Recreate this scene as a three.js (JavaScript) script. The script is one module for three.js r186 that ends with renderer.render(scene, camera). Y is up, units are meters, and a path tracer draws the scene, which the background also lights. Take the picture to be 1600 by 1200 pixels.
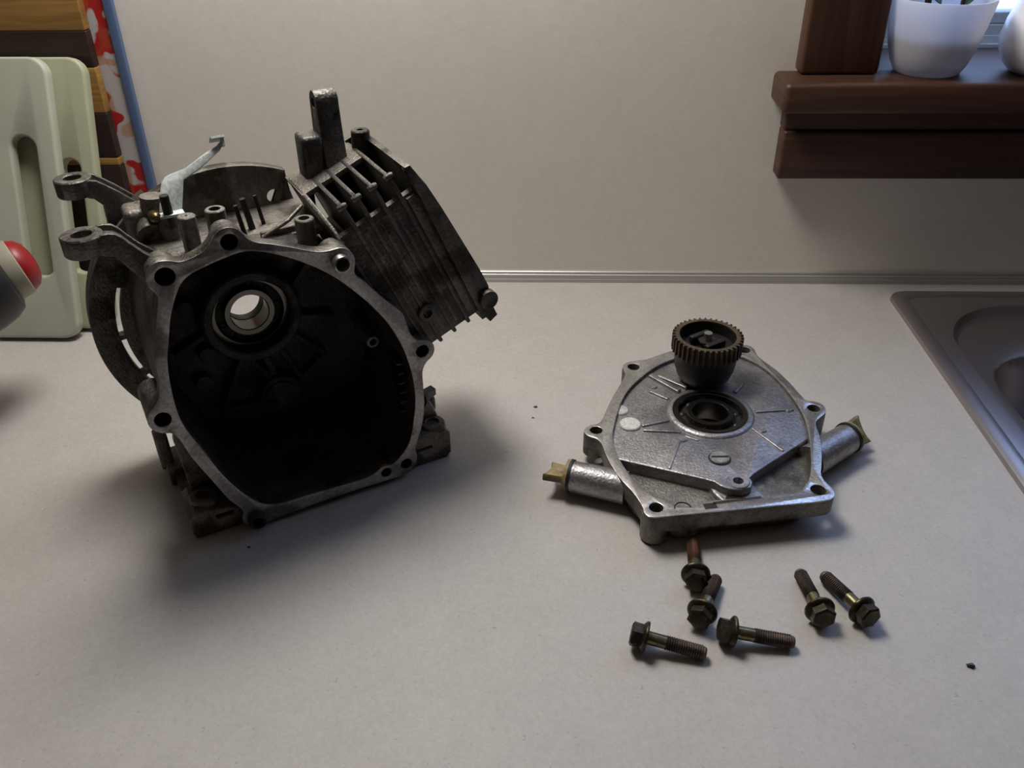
import * as THREE from 'three';
import { mergeGeometries, toCreasedNormals } from 'three/addons/utils/BufferGeometryUtils.js';
import { RoundedBoxGeometry } from 'three/addons/geometries/RoundedBoxGeometry.js';

// ───────────────────────── camera, sky, lamps, exposure ─────────────────────────
const R = (d) => d * Math.PI / 180;
const scene = new THREE.Scene();
const camera = new THREE.PerspectiveCamera(47.51, 4 / 3, 0.02, 60);
camera.position.set(0, 0.38069, 0);
camera.rotation.order = 'YXZ';
camera.rotation.set(R(-33.294), R(2.6011), R(-0.84335));
const SKY = new THREE.Color().setRGB(0.55, 0.8, 1.42);
scene.background = SKY;
scene.backgroundIntensity = 2.25;
const LAMP = { at: [-0.17, 0.72, -0.63], radius: 0.1, color: new THREE.Color().setRGB(1, 0.975, 0.94), power: 1.0 };
const renderer = new THREE.WebGLRenderer({ antialias: true });
renderer.toneMapping = THREE.LinearToneMapping;
renderer.toneMappingExposure = 1.0;
renderer.shadowMap.enabled = true;

// ───────────────────────── small tools ─────────────────────────
let seed = 7;
const rnd = () => { seed = (seed * 1664525 + 1013904223) >>> 0; return seed / 4294967296; };
const used = new Map();
function numbered(name) { const n = used.get(name) ?? 0; used.set(name, n + 1); return n ? name + '_' + String(n).padStart(3, '0') : name; }
const V2 = (x, y) => new THREE.Vector2(x, y);
const V3 = (x, y, z) => new THREE.Vector3(x, y, z);
const clamp = (x, a = 0, b = 1) => Math.min(b, Math.max(a, x));
const mix = (a, b, t) => a + (b - a) * t;
const smooth = (a, b, x) => { const t = clamp((x - a) / (b - a)); return t * t * (3 - 2 * t); };

// tileable value noise
function makeNoise(period, s0) {
  let s = s0; const r = () => { s = (s * 1664525 + 1013904223) >>> 0; return s / 4294967296; };
  const t = new Float32Array(period * period).map(r);
  return (x, y) => {
    const xi = Math.floor(x), yi = Math.floor(y), fx = x - xi, fy = y - yi, m = (v) => ((v % period) + period) % period;
    const sx = fx * fx * (3 - 2 * fx), sy = fy * fy * (3 - 2 * fy);
    const a = t[m(yi) * period + m(xi)], b = t[m(yi) * period + m(xi + 1)], c = t[m(yi + 1) * period + m(xi)], d = t[m(yi + 1) * period + m(xi + 1)];
    return mix(mix(a, b, sx), mix(c, d, sx), sy);
  };
}
const N8 = makeNoise(8, 11), N16 = makeNoise(16, 23), N32 = makeNoise(32, 37), N64 = makeNoise(64, 51), N128 = makeNoise(128, 77);
// u, v in 0..1, seamless
const fbm = (u, v) => 0.5 * N8(u * 8, v * 8) + 0.25 * N16(u * 16, v * 16) + 0.13 * N32(u * 32, v * 32) + 0.07 * N64(u * 64, v * 64) + 0.05 * N128(u * 128, v * 128);
function texture(size, fn, metres, color = true) {
  const d = new Uint8Array(size * size * 4);
  for (let j = 0; j < size; j++) for (let i = 0; i < size; i++) {
    const c = fn(i / size, j / size, i, j), k = (j * size + i) * 4;
    d[k] = clamp(c[0]) * 255; d[k + 1] = clamp(c[1] ?? c[0]) * 255; d[k + 2] = clamp(c[2] ?? c[0]) * 255; d[k + 3] = 255;
  }
  const t = new THREE.DataTexture(d, size, size, THREE.RGBAFormat);
  t.wrapS = t.wrapT = THREE.RepeatWrapping; t.magFilter = THREE.LinearFilter; t.minFilter = THREE.LinearMipmapLinearFilter; t.generateMipmaps = true;
  if (color) t.colorSpace = THREE.SRGBColorSpace;
  t.repeat.set(1 / metres[0], 1 / metres[1]); t.needsUpdate = true;
  return t;
}
const grey = (f) => (u, v, i, j) => { const g = f(u, v, i, j); return [g, g, g]; };

// ───────────────────────── materials ─────────────────────────
const castBump = texture(512, grey((u, v) => 0.55 * N128(u * 128, v * 128) + 0.25 * N64(u * 64, v * 64) + 0.2 * fbm(u, v)), [0.12, 0.12], false);
const grimeMap = (lo, hi, stain, tone = [1, 0.97, 0.92]) => texture(512, (u, v) => {
  const f = fbm(u, v), g = N128(u * 128, v * 128), s = smooth(0.5, 0.68, fbm(u + 0.37, v + 0.61)) * stain;
  const b = mix(lo, hi, smooth(0.25, 0.75, f)) * (0.9 + 0.2 * g) * (1 - s);
  return [b * tone[0], b * tone[1] * (1 - 0.08 * s), b * tone[2] * (1 - 0.2 * s)];
}, [0.14, 0.14]);
const std = (o) => new THREE.MeshStandardMaterial(o);
const M = {
  cast: std({ color: 0xffffff, map: grimeMap(0.36, 0.47, 0.35, [1, 0.97, 0.93]), metalness: 0.8, roughness: 0.52, bumpMap: castBump, bumpScale: 0.0004 }),
  castLit: std({ color: 0xffffff, map: grimeMap(0.44, 0.55, 0.35, [1, 0.96, 0.9]), metalness: 0.5, roughness: 0.5, bumpMap: castBump, bumpScale: 0.0004 }),  // lighter copy of cast, with the look of better lit castings put into its colour
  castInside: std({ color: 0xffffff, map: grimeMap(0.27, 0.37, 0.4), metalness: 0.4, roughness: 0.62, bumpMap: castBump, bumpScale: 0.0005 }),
  machined: std({ color: 0xffffff, map: grimeMap(0.6, 0.72, 0.3, [1, 0.98, 0.97]), metalness: 0.6, roughness: 0.42, bumpMap: castBump, bumpScale: 0.00008 }),
  coverFace: std({ color: 0xffffff, map: grimeMap(0.72, 0.78, 0.12, [1, 0.985, 0.975]), metalness: 0.8, roughness: 0.27, bumpMap: castBump, bumpScale: 0.00006 }),
  padFace: std({ color: 0xffffff, map: grimeMap(0.76, 0.84, 0.1, [1, 0.99, 0.97]), metalness: 0.35, roughness: 0.5 }),
  coverCast: std({ color: 0xffffff, map: grimeMap(0.58, 0.65, 0.1, [1, 0.98, 0.99]), metalness: 0.8, roughness: 0.42, bumpMap: castBump, bumpScale: 0.00025 }),
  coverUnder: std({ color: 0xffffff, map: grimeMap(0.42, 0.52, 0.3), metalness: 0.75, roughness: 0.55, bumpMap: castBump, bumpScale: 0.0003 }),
  steel: std({ color: 0xb5b2ad, metalness: 0.9, roughness: 0.28 }),
  race: std({ color: 0x67635d, metalness: 0.95, roughness: 0.24 }),
  darkSteel: std({ color: 0x3a3734, metalness: 0.6, roughness: 0.45 }),
  blackRubber: std({ color: 0x141312, roughness: 0.6 }),
  zinc: std({ color: 0xe6e8e4, metalness: 0.15, roughness: 0.5, map: grimeMap(0.86, 0.98, 0.1, [0.98, 1, 1]) }),
  brass: std({ color: 0x77684a, metalness: 0.85, roughness: 0.3 }),
  gear: std({ color: 0xffffff, map: grimeMap(0.22, 0.3, 0.5, [1.12, 0.9, 0.62]), roughness: 0.55 }),
  gearDark: std({ color: 0x1d1916, roughness: 0.5, metalness: 0.2 }),
  plug: std({ color: 0xffffff, map: grimeMap(0.42, 0.58, 0.4, [1.1, 0.98, 0.68]), roughness: 0.5 }),
  dip: std({ color: 0xb39a45, roughness: 0.5 }),
  boltHead: std({ color: 0xffffff, map: grimeMap(0.38, 0.54, 0.5, [1.06, 0.98, 0.78]), metalness: 0.7, roughness: 0.4 }),
  boltShank: std({ color: 0xffffff, map: grimeMap(0.55, 0.72, 0.25, [1.05, 1, 0.8]), metalness: 0.85, roughness: 0.3 }),
  boltThread: std({ color: 0xffffff, map: grimeMap(0.28, 0.42, 0.45, [1.12, 0.94, 0.84]), metalness: 0.5, roughness: 0.55 }),
  boltRust: std({ color: 0xffffff, map: grimeMap(0.32, 0.46, 0.4, [1.25, 0.82, 0.66]), metalness: 0.4, roughness: 0.6 }),
  oil: std({ color: 0x2a2018, roughness: 0.25 }),
  stain: std({ color: 0x33281d, roughness: 0.35, metalness: 0.2 }),
};
// laminate worktop: fine flecks
M.laminate = std({
  roughness: 0.6, metalness: 0,
  map: texture(1024, (u, v) => {
    const f = fbm(u, v), g = N128(u * 128, v * 128), h = N64(u * 64 + 9, v * 64 + 4), sp = smooth(0.93, 0.97, N128(u * 128 + 40.5, v * 128 + 13.3)) * 0.16;
    const b = 0.72 + 0.03 * (f - 0.5) + 0.03 * (g - 0.5) + 0.02 * (h - 0.5) - sp * 0.6;
    return [b, b * 0.972, b * 0.945];
  }, [0.16, 0.16]),
});
const plasterBump = texture(512, grey((u, v) => 0.6 * N128(u * 128, v * 128) + 0.4 * N32(u * 32, v * 32)), [0.3, 0.3], false);
M.wall = std({ roughness: 0.7, map: texture(512, (u, v) => { const b = 0.925 + 0.025 * (fbm(u, v) - 0.5) + 0.015 * (N128(u * 128, v * 128) - 0.5); return [b, b * 0.975, b * 0.93]; }, [0.5, 0.5]), bumpMap: plasterBump, bumpScale: 0.00008 });
M.wallDark = std({ color: 0x5c4a3c, roughness: 0.7 });
M.ceiling = std({ color: 0xa39a8c, roughness: 0.9 });
M.floor = std({ color: 0x6e5a45, roughness: 0.6 });
const woodMap = (c0, c1, metres, vert) => texture(512, (u, v) => {
  const a = vert ? u : v, b = vert ? v : u;
  const g = N32(a * 32 + 2.2 * N8(b * 8, a * 8), b * 2), h = N128(a * 128, b * 8), k = clamp(0.6 * g + 0.25 * h + 0.2 * N8(a * 8, b * 8));
  return [0, 1, 2].map((q) => mix(c0[q], c1[q], k));
}, metres);
M.darkWood = std({ roughness: 0.5, map: woodMap([0.2, 0.12, 0.085], [0.36, 0.23, 0.155], [0.5, 0.12], false) });
M.darkWoodUp = std({ roughness: 0.5, map: woodMap([0.22, 0.13, 0.09], [0.4, 0.255, 0.165], [0.12, 0.5], true) });
M.tanWood = std({ roughness: 0.55, map: woodMap([0.5, 0.36, 0.17], [0.72, 0.55, 0.3], [0.3, 0.08], false) });
M.walnut = std({ roughness: 0.55, map: woodMap([0.13, 0.085, 0.07], [0.24, 0.165, 0.13], [0.3, 0.08], false) });
M.board = std({ roughness: 0.5, map: texture(256, (u, v) => { const b = 0.72 + 0.05 * (fbm(u, v) - 0.5); return [b * 0.985, b, b * 0.91]; }, [0.2, 0.2]) });
M.boardBack = std({ roughness: 0.5, map: texture(256, (u, v) => { const b = 0.68 + 0.05 * (fbm(u, v) - 0.5); return [b * 0.985, b, b * 0.84]; }, [0.2, 0.2]) });
M.aluminium = std({ color: 0xd6d2cd, metalness: 0.75, roughness: 0.35 });
const brushed = texture(256, grey((u, v) => 0.45 + 0.3 * N128(u * 128, v * 4) + 0.2 * N64(u * 64, v * 2)), [0.1, 0.4], false);
M.stainless = std({ color: 0xada5a5, metalness: 0.93, roughness: 0.38, bumpMap: brushed, bumpScale: 0.00002 });
M.ceramic = new THREE.MeshPhysicalMaterial({ color: 0xf4f2f4, roughness: 0.28, clearcoat: 0.4 });
M.thinPot = new THREE.MeshPhysicalMaterial({ color: 0xf2f0f2, roughness: 0.9, transmission: 0.72, thickness: 0 });
M.whitePaint = std({ color: 0xdcdcd8, roughness: 0.5 });
M.glass = new THREE.MeshPhysicalMaterial({ color: 0xffffff, transmission: 1, thickness: 0, roughness: 0, ior: 1.5 });
M.soil = std({ color: 0x2a1d14, roughness: 0.95 });
M.leaf = new THREE.MeshPhysicalMaterial({ color: 0x3c5a33, roughness: 0.6, transmission: 0.3, thickness: 0 });
M.appliance = std({ color: 0x262628, roughness: 0.45 });
M.applianceGrey = std({ color: 0x9b9686, roughness: 0.45 });
M.red = std({ color: 0x8e1018, roughness: 0.4 });
M.blueRim = std({ color: 0x596c92, roughness: 0.4 });
M.trayRed = std({
  roughness: 0.45, map: texture(256, (u, v) => {
    const a = N8(u * 8 + 1.3 * N16(u * 16, v * 16), v * 8 + 0.8 * N16(v * 16, u * 16)), b = N16(u * 16 + 5.5, v * 16 + 2 * N8(u * 8, v * 8));
    const red = smooth(0.34, 0.4, a), org = smooth(0.58, 0.66, b);
    const c = [mix(0.76, 0.7, red), mix(0.74, 0.15, red), mix(0.74, 0.15, red)];
    return [mix(c[0], 0.72, org * 0.45), mix(c[1], 0.42, org * 0.45), mix(c[2], 0.26, org * 0.45)];
  }, [0.16, 0.16]),
});

// ───────────────────────── geometry tools (object builders work in millimetres) ─────────────────────────
function boxUV(g) {                                        // uv in metres, by the dominant side of each face
  const p = g.attributes.position, n = p.count, uv = new Float32Array(n * 2), a = V3(), b = V3(), c = V3(), e = V3(), f = V3();
  for (let i = 0; i < n; i += 3) {
    a.fromBufferAttribute(p, i); b.fromBufferAttribute(p, i + 1); c.fromBufferAttribute(p, i + 2);
    e.subVectors(b, a); f.subVectors(c, a); e.cross(f);
    const x = Math.abs(e.x), y = Math.abs(e.y), z = Math.abs(e.z);
    [a, b, c].forEach((q, k) => { const j = (i + k) * 2; if (y >= x && y >= z) { uv[j] = q.x; uv[j + 1] = q.z; } else if (x >= z) { uv[j] = q.z; uv[j + 1] = q.y; } else { uv[j] = q.x; uv[j + 1] = q.y; } });
  }
  g.setAttribute('uv', new THREE.BufferAttribute(uv, 2));
}
function build(list, { crease = 38, scale = 0.001 } = {}) {
  const out = list.map((g) => {
    let h = g.index ? g.toNonIndexed() : g.clone();
    for (const k of Object.keys(h.attributes)) if (k !== 'position') h.deleteAttribute(k);
    h.morphAttributes = {}; h.clearGroups();
    return h;
  });
  let g = out.length > 1 ? mergeGeometries(out) : out[0];
  g.computeVertexNormals();
  g = toCreasedNormals(g, R(crease));                      // in millimetres: it welds points closer than 0.01 units
  g.scale(scale, scale, scale);
  boxUV(g);
  return g;
}
function obj(name, list, material, parent = scene, opt = {}) {
  const m = new THREE.Mesh(build(Array.isArray(list) ? list : [list], opt), material);
  m.name = numbered(name); m.castShadow = m.receiveShadow = true; parent.add(m);
  return m;
}
function tag(o, label, category, group) { o.userData.label = label; o.userData.category = category; if (group) o.userData.group = group; return o; }
function struct(o) { o.userData.kind = 'structure'; return o; }
function thing(name, label, category, [x, y, z], turn = 0, group) {
  const o = new THREE.Group(); o.name = numbered(name); o.position.set(x, y, z); o.rotation.y = turn; scene.add(o);
  return tag(o, label, category, group);
}
const curve = (pts, n = 160) => new THREE.CatmullRomCurve3(pts.map(([x, y]) => V3(x, y, 0)), true, 'centripetal').getPoints(n).slice(0, -1).map((p) => [p.x, p.y]);
const ring = (x, y, r, n = 32) => Array.from({ length: n }, (_, i) => [x + r * Math.cos(i / n * 2 * Math.PI), y + r * Math.sin(i / n * 2 * Math.PI)]);
const area = (p) => p.reduce((s, [x, y], i) => { const [a, b] = p[(i + 1) % p.length]; return s + x * b - a * y; }, 0) / 2;
const ccw = (p) => (area(p) < 0 ? [...p].reverse() : p);
function offset(pts, d) {                                  // grows a closed outline by d
  const p = ccw(pts), n = p.length;
  return p.map(([x, y], i) => {
    const [a, b] = p[(i + n - 1) % n], [c, e] = p[(i + 1) % n], l = Math.hypot(c - a, e - b) || 1;
    return [x + (e - b) / l * d, y - (c - a) / l * d];
  });
}
function clip(pts, nx, ny, k) {                            // keeps nx*x + ny*y <= k
  const out = [];
  pts.forEach((p, i) => {
    const q = pts[(i + 1) % pts.length], dp = nx * p[0] + ny * p[1] - k, dq = nx * q[0] + ny * q[1] - k;
    if (dp <= 0) out.push(p);
    if (dp * dq < 0) { const t = dp / (dp - dq); out.push([mix(p[0], q[0], t), mix(p[1], q[1], t)]); }
  });
  return out;
}
function ext(pts, z0, z1, { holes = [], bevel = 0, seg = 2 } = {}) {      // outline in x, y; from z0 to z1
  const s = new THREE.Shape(ccw(pts).map(([x, y]) => V2(x, y)));
  for (const h of holes) s.holes.push(new THREE.Path(ccw(h).reverse().map(([x, y]) => V2(x, y))));
  const g = new THREE.ExtrudeGeometry(s, { depth: z1 - z0 - 2 * bevel, bevelEnabled: bevel > 0, bevelSize: bevel, bevelOffset: -bevel, bevelThickness: bevel, bevelSegments: seg, curveSegments: 16 });
  return g.translate(0, 0, z0 + bevel);
}
const extW = (pts, w0, w1, o) => ext(pts, -w1, -w0, o);                   // engine block: depth w runs into the block
const extDown = (pts, y0, y1, o) => ext(pts, 0, y1 - y0, o).rotateX(Math.PI / 2).translate(0, y1, 0);   // outline in x, z; from height y0 to y1
function along(g, a, b) {                                   // geometry made along +y, origin to 1 end, moved to a with +y towards b
  const d = V3(...b).sub(V3(...a)).normalize();
  return g.applyQuaternion(new THREE.Quaternion().setFromUnitVectors(V3(0, 1, 0), d)).translate(...a);
}
function rod(a, b, r0, r1 = r0, seg = 28) { const l = V3(...a).distanceTo(V3(...b)); return along(new THREE.CylinderGeometry(r1, r0, l, seg).translate(0, l / 2, 0), a, b); }
function lathe(profile, seg = 48) { return new THREE.LatheGeometry(profile.map(([r, y]) => V2(Math.max(r, 1e-4), y)), seg); }
// hollow boss between a and b
function boss(a, b, ro, ri, seg = 28, deep = 1) {
  const l = V3(...a).distanceTo(V3(...b)), d = l * deep, c = Math.min(0.6, ro * 0.1);
  return along(lathe([[ri, l - d], [ri, l], [ro - c, l], [ro, l - c], [ro, 0], [0, 0], [0, l - d], [ri, l - d]].reverse(), seg), a, b);
}
const block = (x0, x1, y0, y1, z0, z1, r = 1) => new RoundedBoxGeometry(x1 - x0, y1 - y0, z1 - z0, 2, Math.min(r, (x1 - x0) / 2.01, (y1 - y0) / 2.01, (z1 - z0) / 2.01)).translate((x0 + x1) / 2, (y0 + y1) / 2, (z0 + z1) / 2);
const box = (x0, x1, y0, y1, z0, z1) => new THREE.BoxGeometry(x1 - x0, y1 - y0, z1 - z0).translate((x0 + x1) / 2, (y0 + y1) / 2, (z0 + z1) / 2);

// ───────────────────────── the room ─────────────────────────
const WZ = -0.7655;                                         // face of the back wall
const WIN = { x0: 0.268, x1: 1.06, y0: 0.193, y1: 1.05 };
{
  const g = ext([[-1500, -900], [2000, -900], [2000, 1560], [-1500, 1560]], WZ * 1000 - 120, WZ * 1000, { holes: [[[WIN.x0 * 1000, WIN.y0 * 1000], [WIN.x1 * 1000, WIN.y0 * 1000], [WIN.x1 * 1000, WIN.y1 * 1000], [WIN.x0 * 1000, WIN.y1 * 1000]]] });
  struct(obj('wall_back', g, M.wall));
  struct(obj('wall_left', box(-1620, -1500, -900, 1560, -890, 2120), M.wallDark));
  struct(obj('wall_right', box(2000, 2120, -900, 1560, -890, 2120), M.wallDark));
  struct(obj('wall_front', box(-1620, 2120, -900, 1560, 2120, 2240), M.wallDark));
  struct(obj('floor', box(-1620, 2120, -1000, -900, -890, 2240), M.floor));
  struct(obj('ceiling', box(-1620, 2120, 1560, 1680, -890, 2240), M.ceiling));
  // ribbed aluminium strip where wall and worktop meet
  const prof = [[0, 0], [7, 0], [7.4, 1.2], [6.6, 2.6], [5.2, 3.1], [5.2, 4.6], [6, 5.2], [5.6, 6.6], [4.2, 7.2], [4, 8.4], [3, 9.6], [1.2, 10], [0, 10]];
  const strip = ext(prof, 0, 3480).rotateY(-Math.PI / 2).translate(1990, 0, 0);
  strip.rotateY(0); strip.scale(1, 1, 1);
  // shape x -> +z (away from the wall), shape y -> y, length -> -x
  strip.translate(0, 0.2, WZ * 1000);
  struct(obj('trim_1', strip, M.aluminium));
}
// window: white reveal, sash and pane, dark wooden casing, stool and apron
{
  const W = { x0: WIN.x0 * 1000, x1: WIN.x1 * 1000, y0: WIN.y0 * 1000, y1: WIN.y1 * 1000 }, z = WZ * 1000;
  const w = new THREE.Group(); w.name = numbered('window_1'); scene.add(w); struct(w);
  obj('reveal', [box(W.x0, W.x0 + 8, W.y0, W.y1, z - 118, z - 1), box(W.x1 - 8, W.x1, W.y0, W.y1, z - 118, z - 1), box(W.x0 + 8, W.x1 - 8, W.y1 - 8, W.y1, z - 118, z - 1)], M.whitePaint, w);
  const bx0 = W.x0 + 8, bx1 = W.x1 - 8;
  obj('sash_rail', [box(bx0, bx1, W.y0, W.y0 + 6, z - 118, z - 78), box(bx0, bx1, W.y0 + 6, W.y0 + 12, z - 118, z - 84), box(bx0, bx1, W.y0 + 12, W.y0 + 20, z - 118, z - 90), block(bx0, bx1, W.y0 + 20, W.y0 + 30, z - 116, z - 96, 2), block(bx0, bx1, W.y1 - 46, W.y1 - 8, z - 116, z - 92, 2)], M.whitePaint, w);
  for (const x of [bx0, bx1 - 34]) obj('sash_stile', block(x, x + 34, W.y0 + 30, W.y1 - 46, z - 116, z - 94, 2), M.whitePaint, w);
  obj('pane', box(bx0 + 34, bx1 - 34, W.y0 + 30, W.y1 - 46, z - 108, z - 104), M.glass, w);
  obj('casing', block(206, 269, 197, 1110, z, z + 20, 3), M.darkWoodUp, w);
  obj('casing', block(W.x1 - 1, W.x1 + 62, 197, 1110, z, z + 20, 3), M.darkWoodUp, w);
  obj('casing', block(206, W.x1 + 62, W.y1, W.y1 + 60, z + 0.5, z + 21, 3), M.darkWood, w);
  obj('window_stool', [block(189, 1140, 172, 196.5, z, z + 48, 5), box(W.x0 + 0.5, W.x1 - 0.5, 182, 196, z - 78, z + 4)], M.darkWood, w);
  obj('apron', [block(201, 1128, 108, 150, z, z + 20, 2.5), block(201, 1128, 149.4, 172, z, z + 17, 2.5)], M.darkWood, w);
}
// unseen globe lamp, added to brighten the wall and worktop
{
  const [x, y, z] = LAMP.at, r = LAMP.radius * 1000;
  const t = thing('added_lamp', 'added white globe lamp, unseen, hung on a cord above the worktop', 'lamp', [x, y, z]);
  const glow = std({ color: 0xfff4e4, emissive: LAMP.color, emissiveIntensity: 2.2, roughness: 0.5 });
  obj('globe', new THREE.SphereGeometry(r, 40, 24), glow, t);
  obj('cap', lathe([[0, r + 34], [12, r + 32], [30, r + 8], [40, r - 8], [0, r - 8]].reverse(), 32), M.whitePaint, t);
  obj('cord', rod([0, r + 30, 0], [0, (1.559 - y) * 1000, 0], 3, 3, 12), M.blackRubber, t);
  const l = new THREE.PointLight(LAMP.color, LAMP.power, 0, 2);
  l.position.set(x, y, z); l.castShadow = true; l.shadow.radius = 6; scene.add(l);
}

// ───────────────────────── worktop and sink ─────────────────────────
const rr = (x0, x1, z0, z1, r, n = 10) => {                 // rounded rectangle, same count of points for every one
  const out = [];
  [[x1 - r, z1 - r, 0], [x0 + r, z1 - r, 90], [x0 + r, z0 + r, 180], [x1 - r, z0 + r, 270]].forEach(([cx, cz, a]) => { for (let i = 0; i <= n; i++) { const t = R(a + 90 * i / n); out.push([cx + r * Math.cos(t), cz + r * Math.sin(t)]); } });
  return out;
};
{
  const t = obj('countertop', extDown([[-1499, -765], [1999, -765], [1999, -128], [-1499, -128]], -40, 0, { holes: [rr(330, 1040, -725, -258, 30)], bevel: 0 }), M.laminate);
  tag(t, 'pale speckled laminate kitchen worktop with the sink set in it', 'countertop');
}
{
  const t = thing('kitchen_sink', 'stainless steel sink with raised rim at the right', 'sink', [0, 0, 0]);
  const loops = [
    [rr(316, 1054, -739, -244, 16), 0.2], [rr(317, 1053, -738, -245, 15), 3.2], [rr(320, 1050, -735, -248, 13), 5], [rr(324, 1046, -731, -252, 11), 5.4], [rr(327.5, 1042.5, -727.5, -255.5, 10), 5], [rr(330, 1040, -725, -258, 10), 3.2],
    [rr(343, 1027, -713, -272, 74), 3], [rr(344.5, 1025.5, -711.5, -273.5, 74), 2.4], [rr(346.5, 1023.5, -709.5, -275.5, 73), -4.5], [rr(349.5, 1020.5, -706, -278.5, 71), -6],
    [rr(361, 1009, -648, -290, 52), -8.5], [rr(363, 1007, -645.5, -292, 52), -10], [rr(366, 1004, -642, -295, 52), -20], [rr(378, 992, -630, -307, 50), -120], [rr(400, 970, -608, -329, 45), -150], [rr(640, 720, -490, -440, 20), -156], [rr(670, 690, -470, -460, 5), -157]];
  const pos = [], n = loops[0][0].length;
  for (let k = 0; k + 1 < loops.length; k++) for (let i = 0; i < n; i++) {
    const j = (i + 1) % n, [A, ya] = loops[k], [B, yb] = loops[k + 1];
    const a = [A[i][0], ya, A[i][1]], b = [A[j][0], ya, A[j][1]], c = [B[i][0], yb, B[i][1]], d = [B[j][0], yb, B[j][1]];
    pos.push(...a, ...c, ...b, ...b, ...c, ...d);
  }
  const g = new THREE.BufferGeometry(); g.setAttribute('position', new THREE.Float32BufferAttribute(pos.map((v) => v), 3));
  // split: rim and deck, then the bowl
  const cut = 9 * n * 18, one = (a) => { const h = new THREE.BufferGeometry(); h.setAttribute('position', new THREE.Float32BufferAttribute(a, 3)); return h; };
  obj('rim', one(pos.slice(0, 5 * n * 18)), M.stainless, t, { crease: 40 });
  obj('deck', one(pos.slice(5 * n * 18, cut)), M.stainless, t, { crease: 40 });
  obj('bowl', one(pos.slice(cut)), M.stainless, t, { crease: 40 });
}
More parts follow.
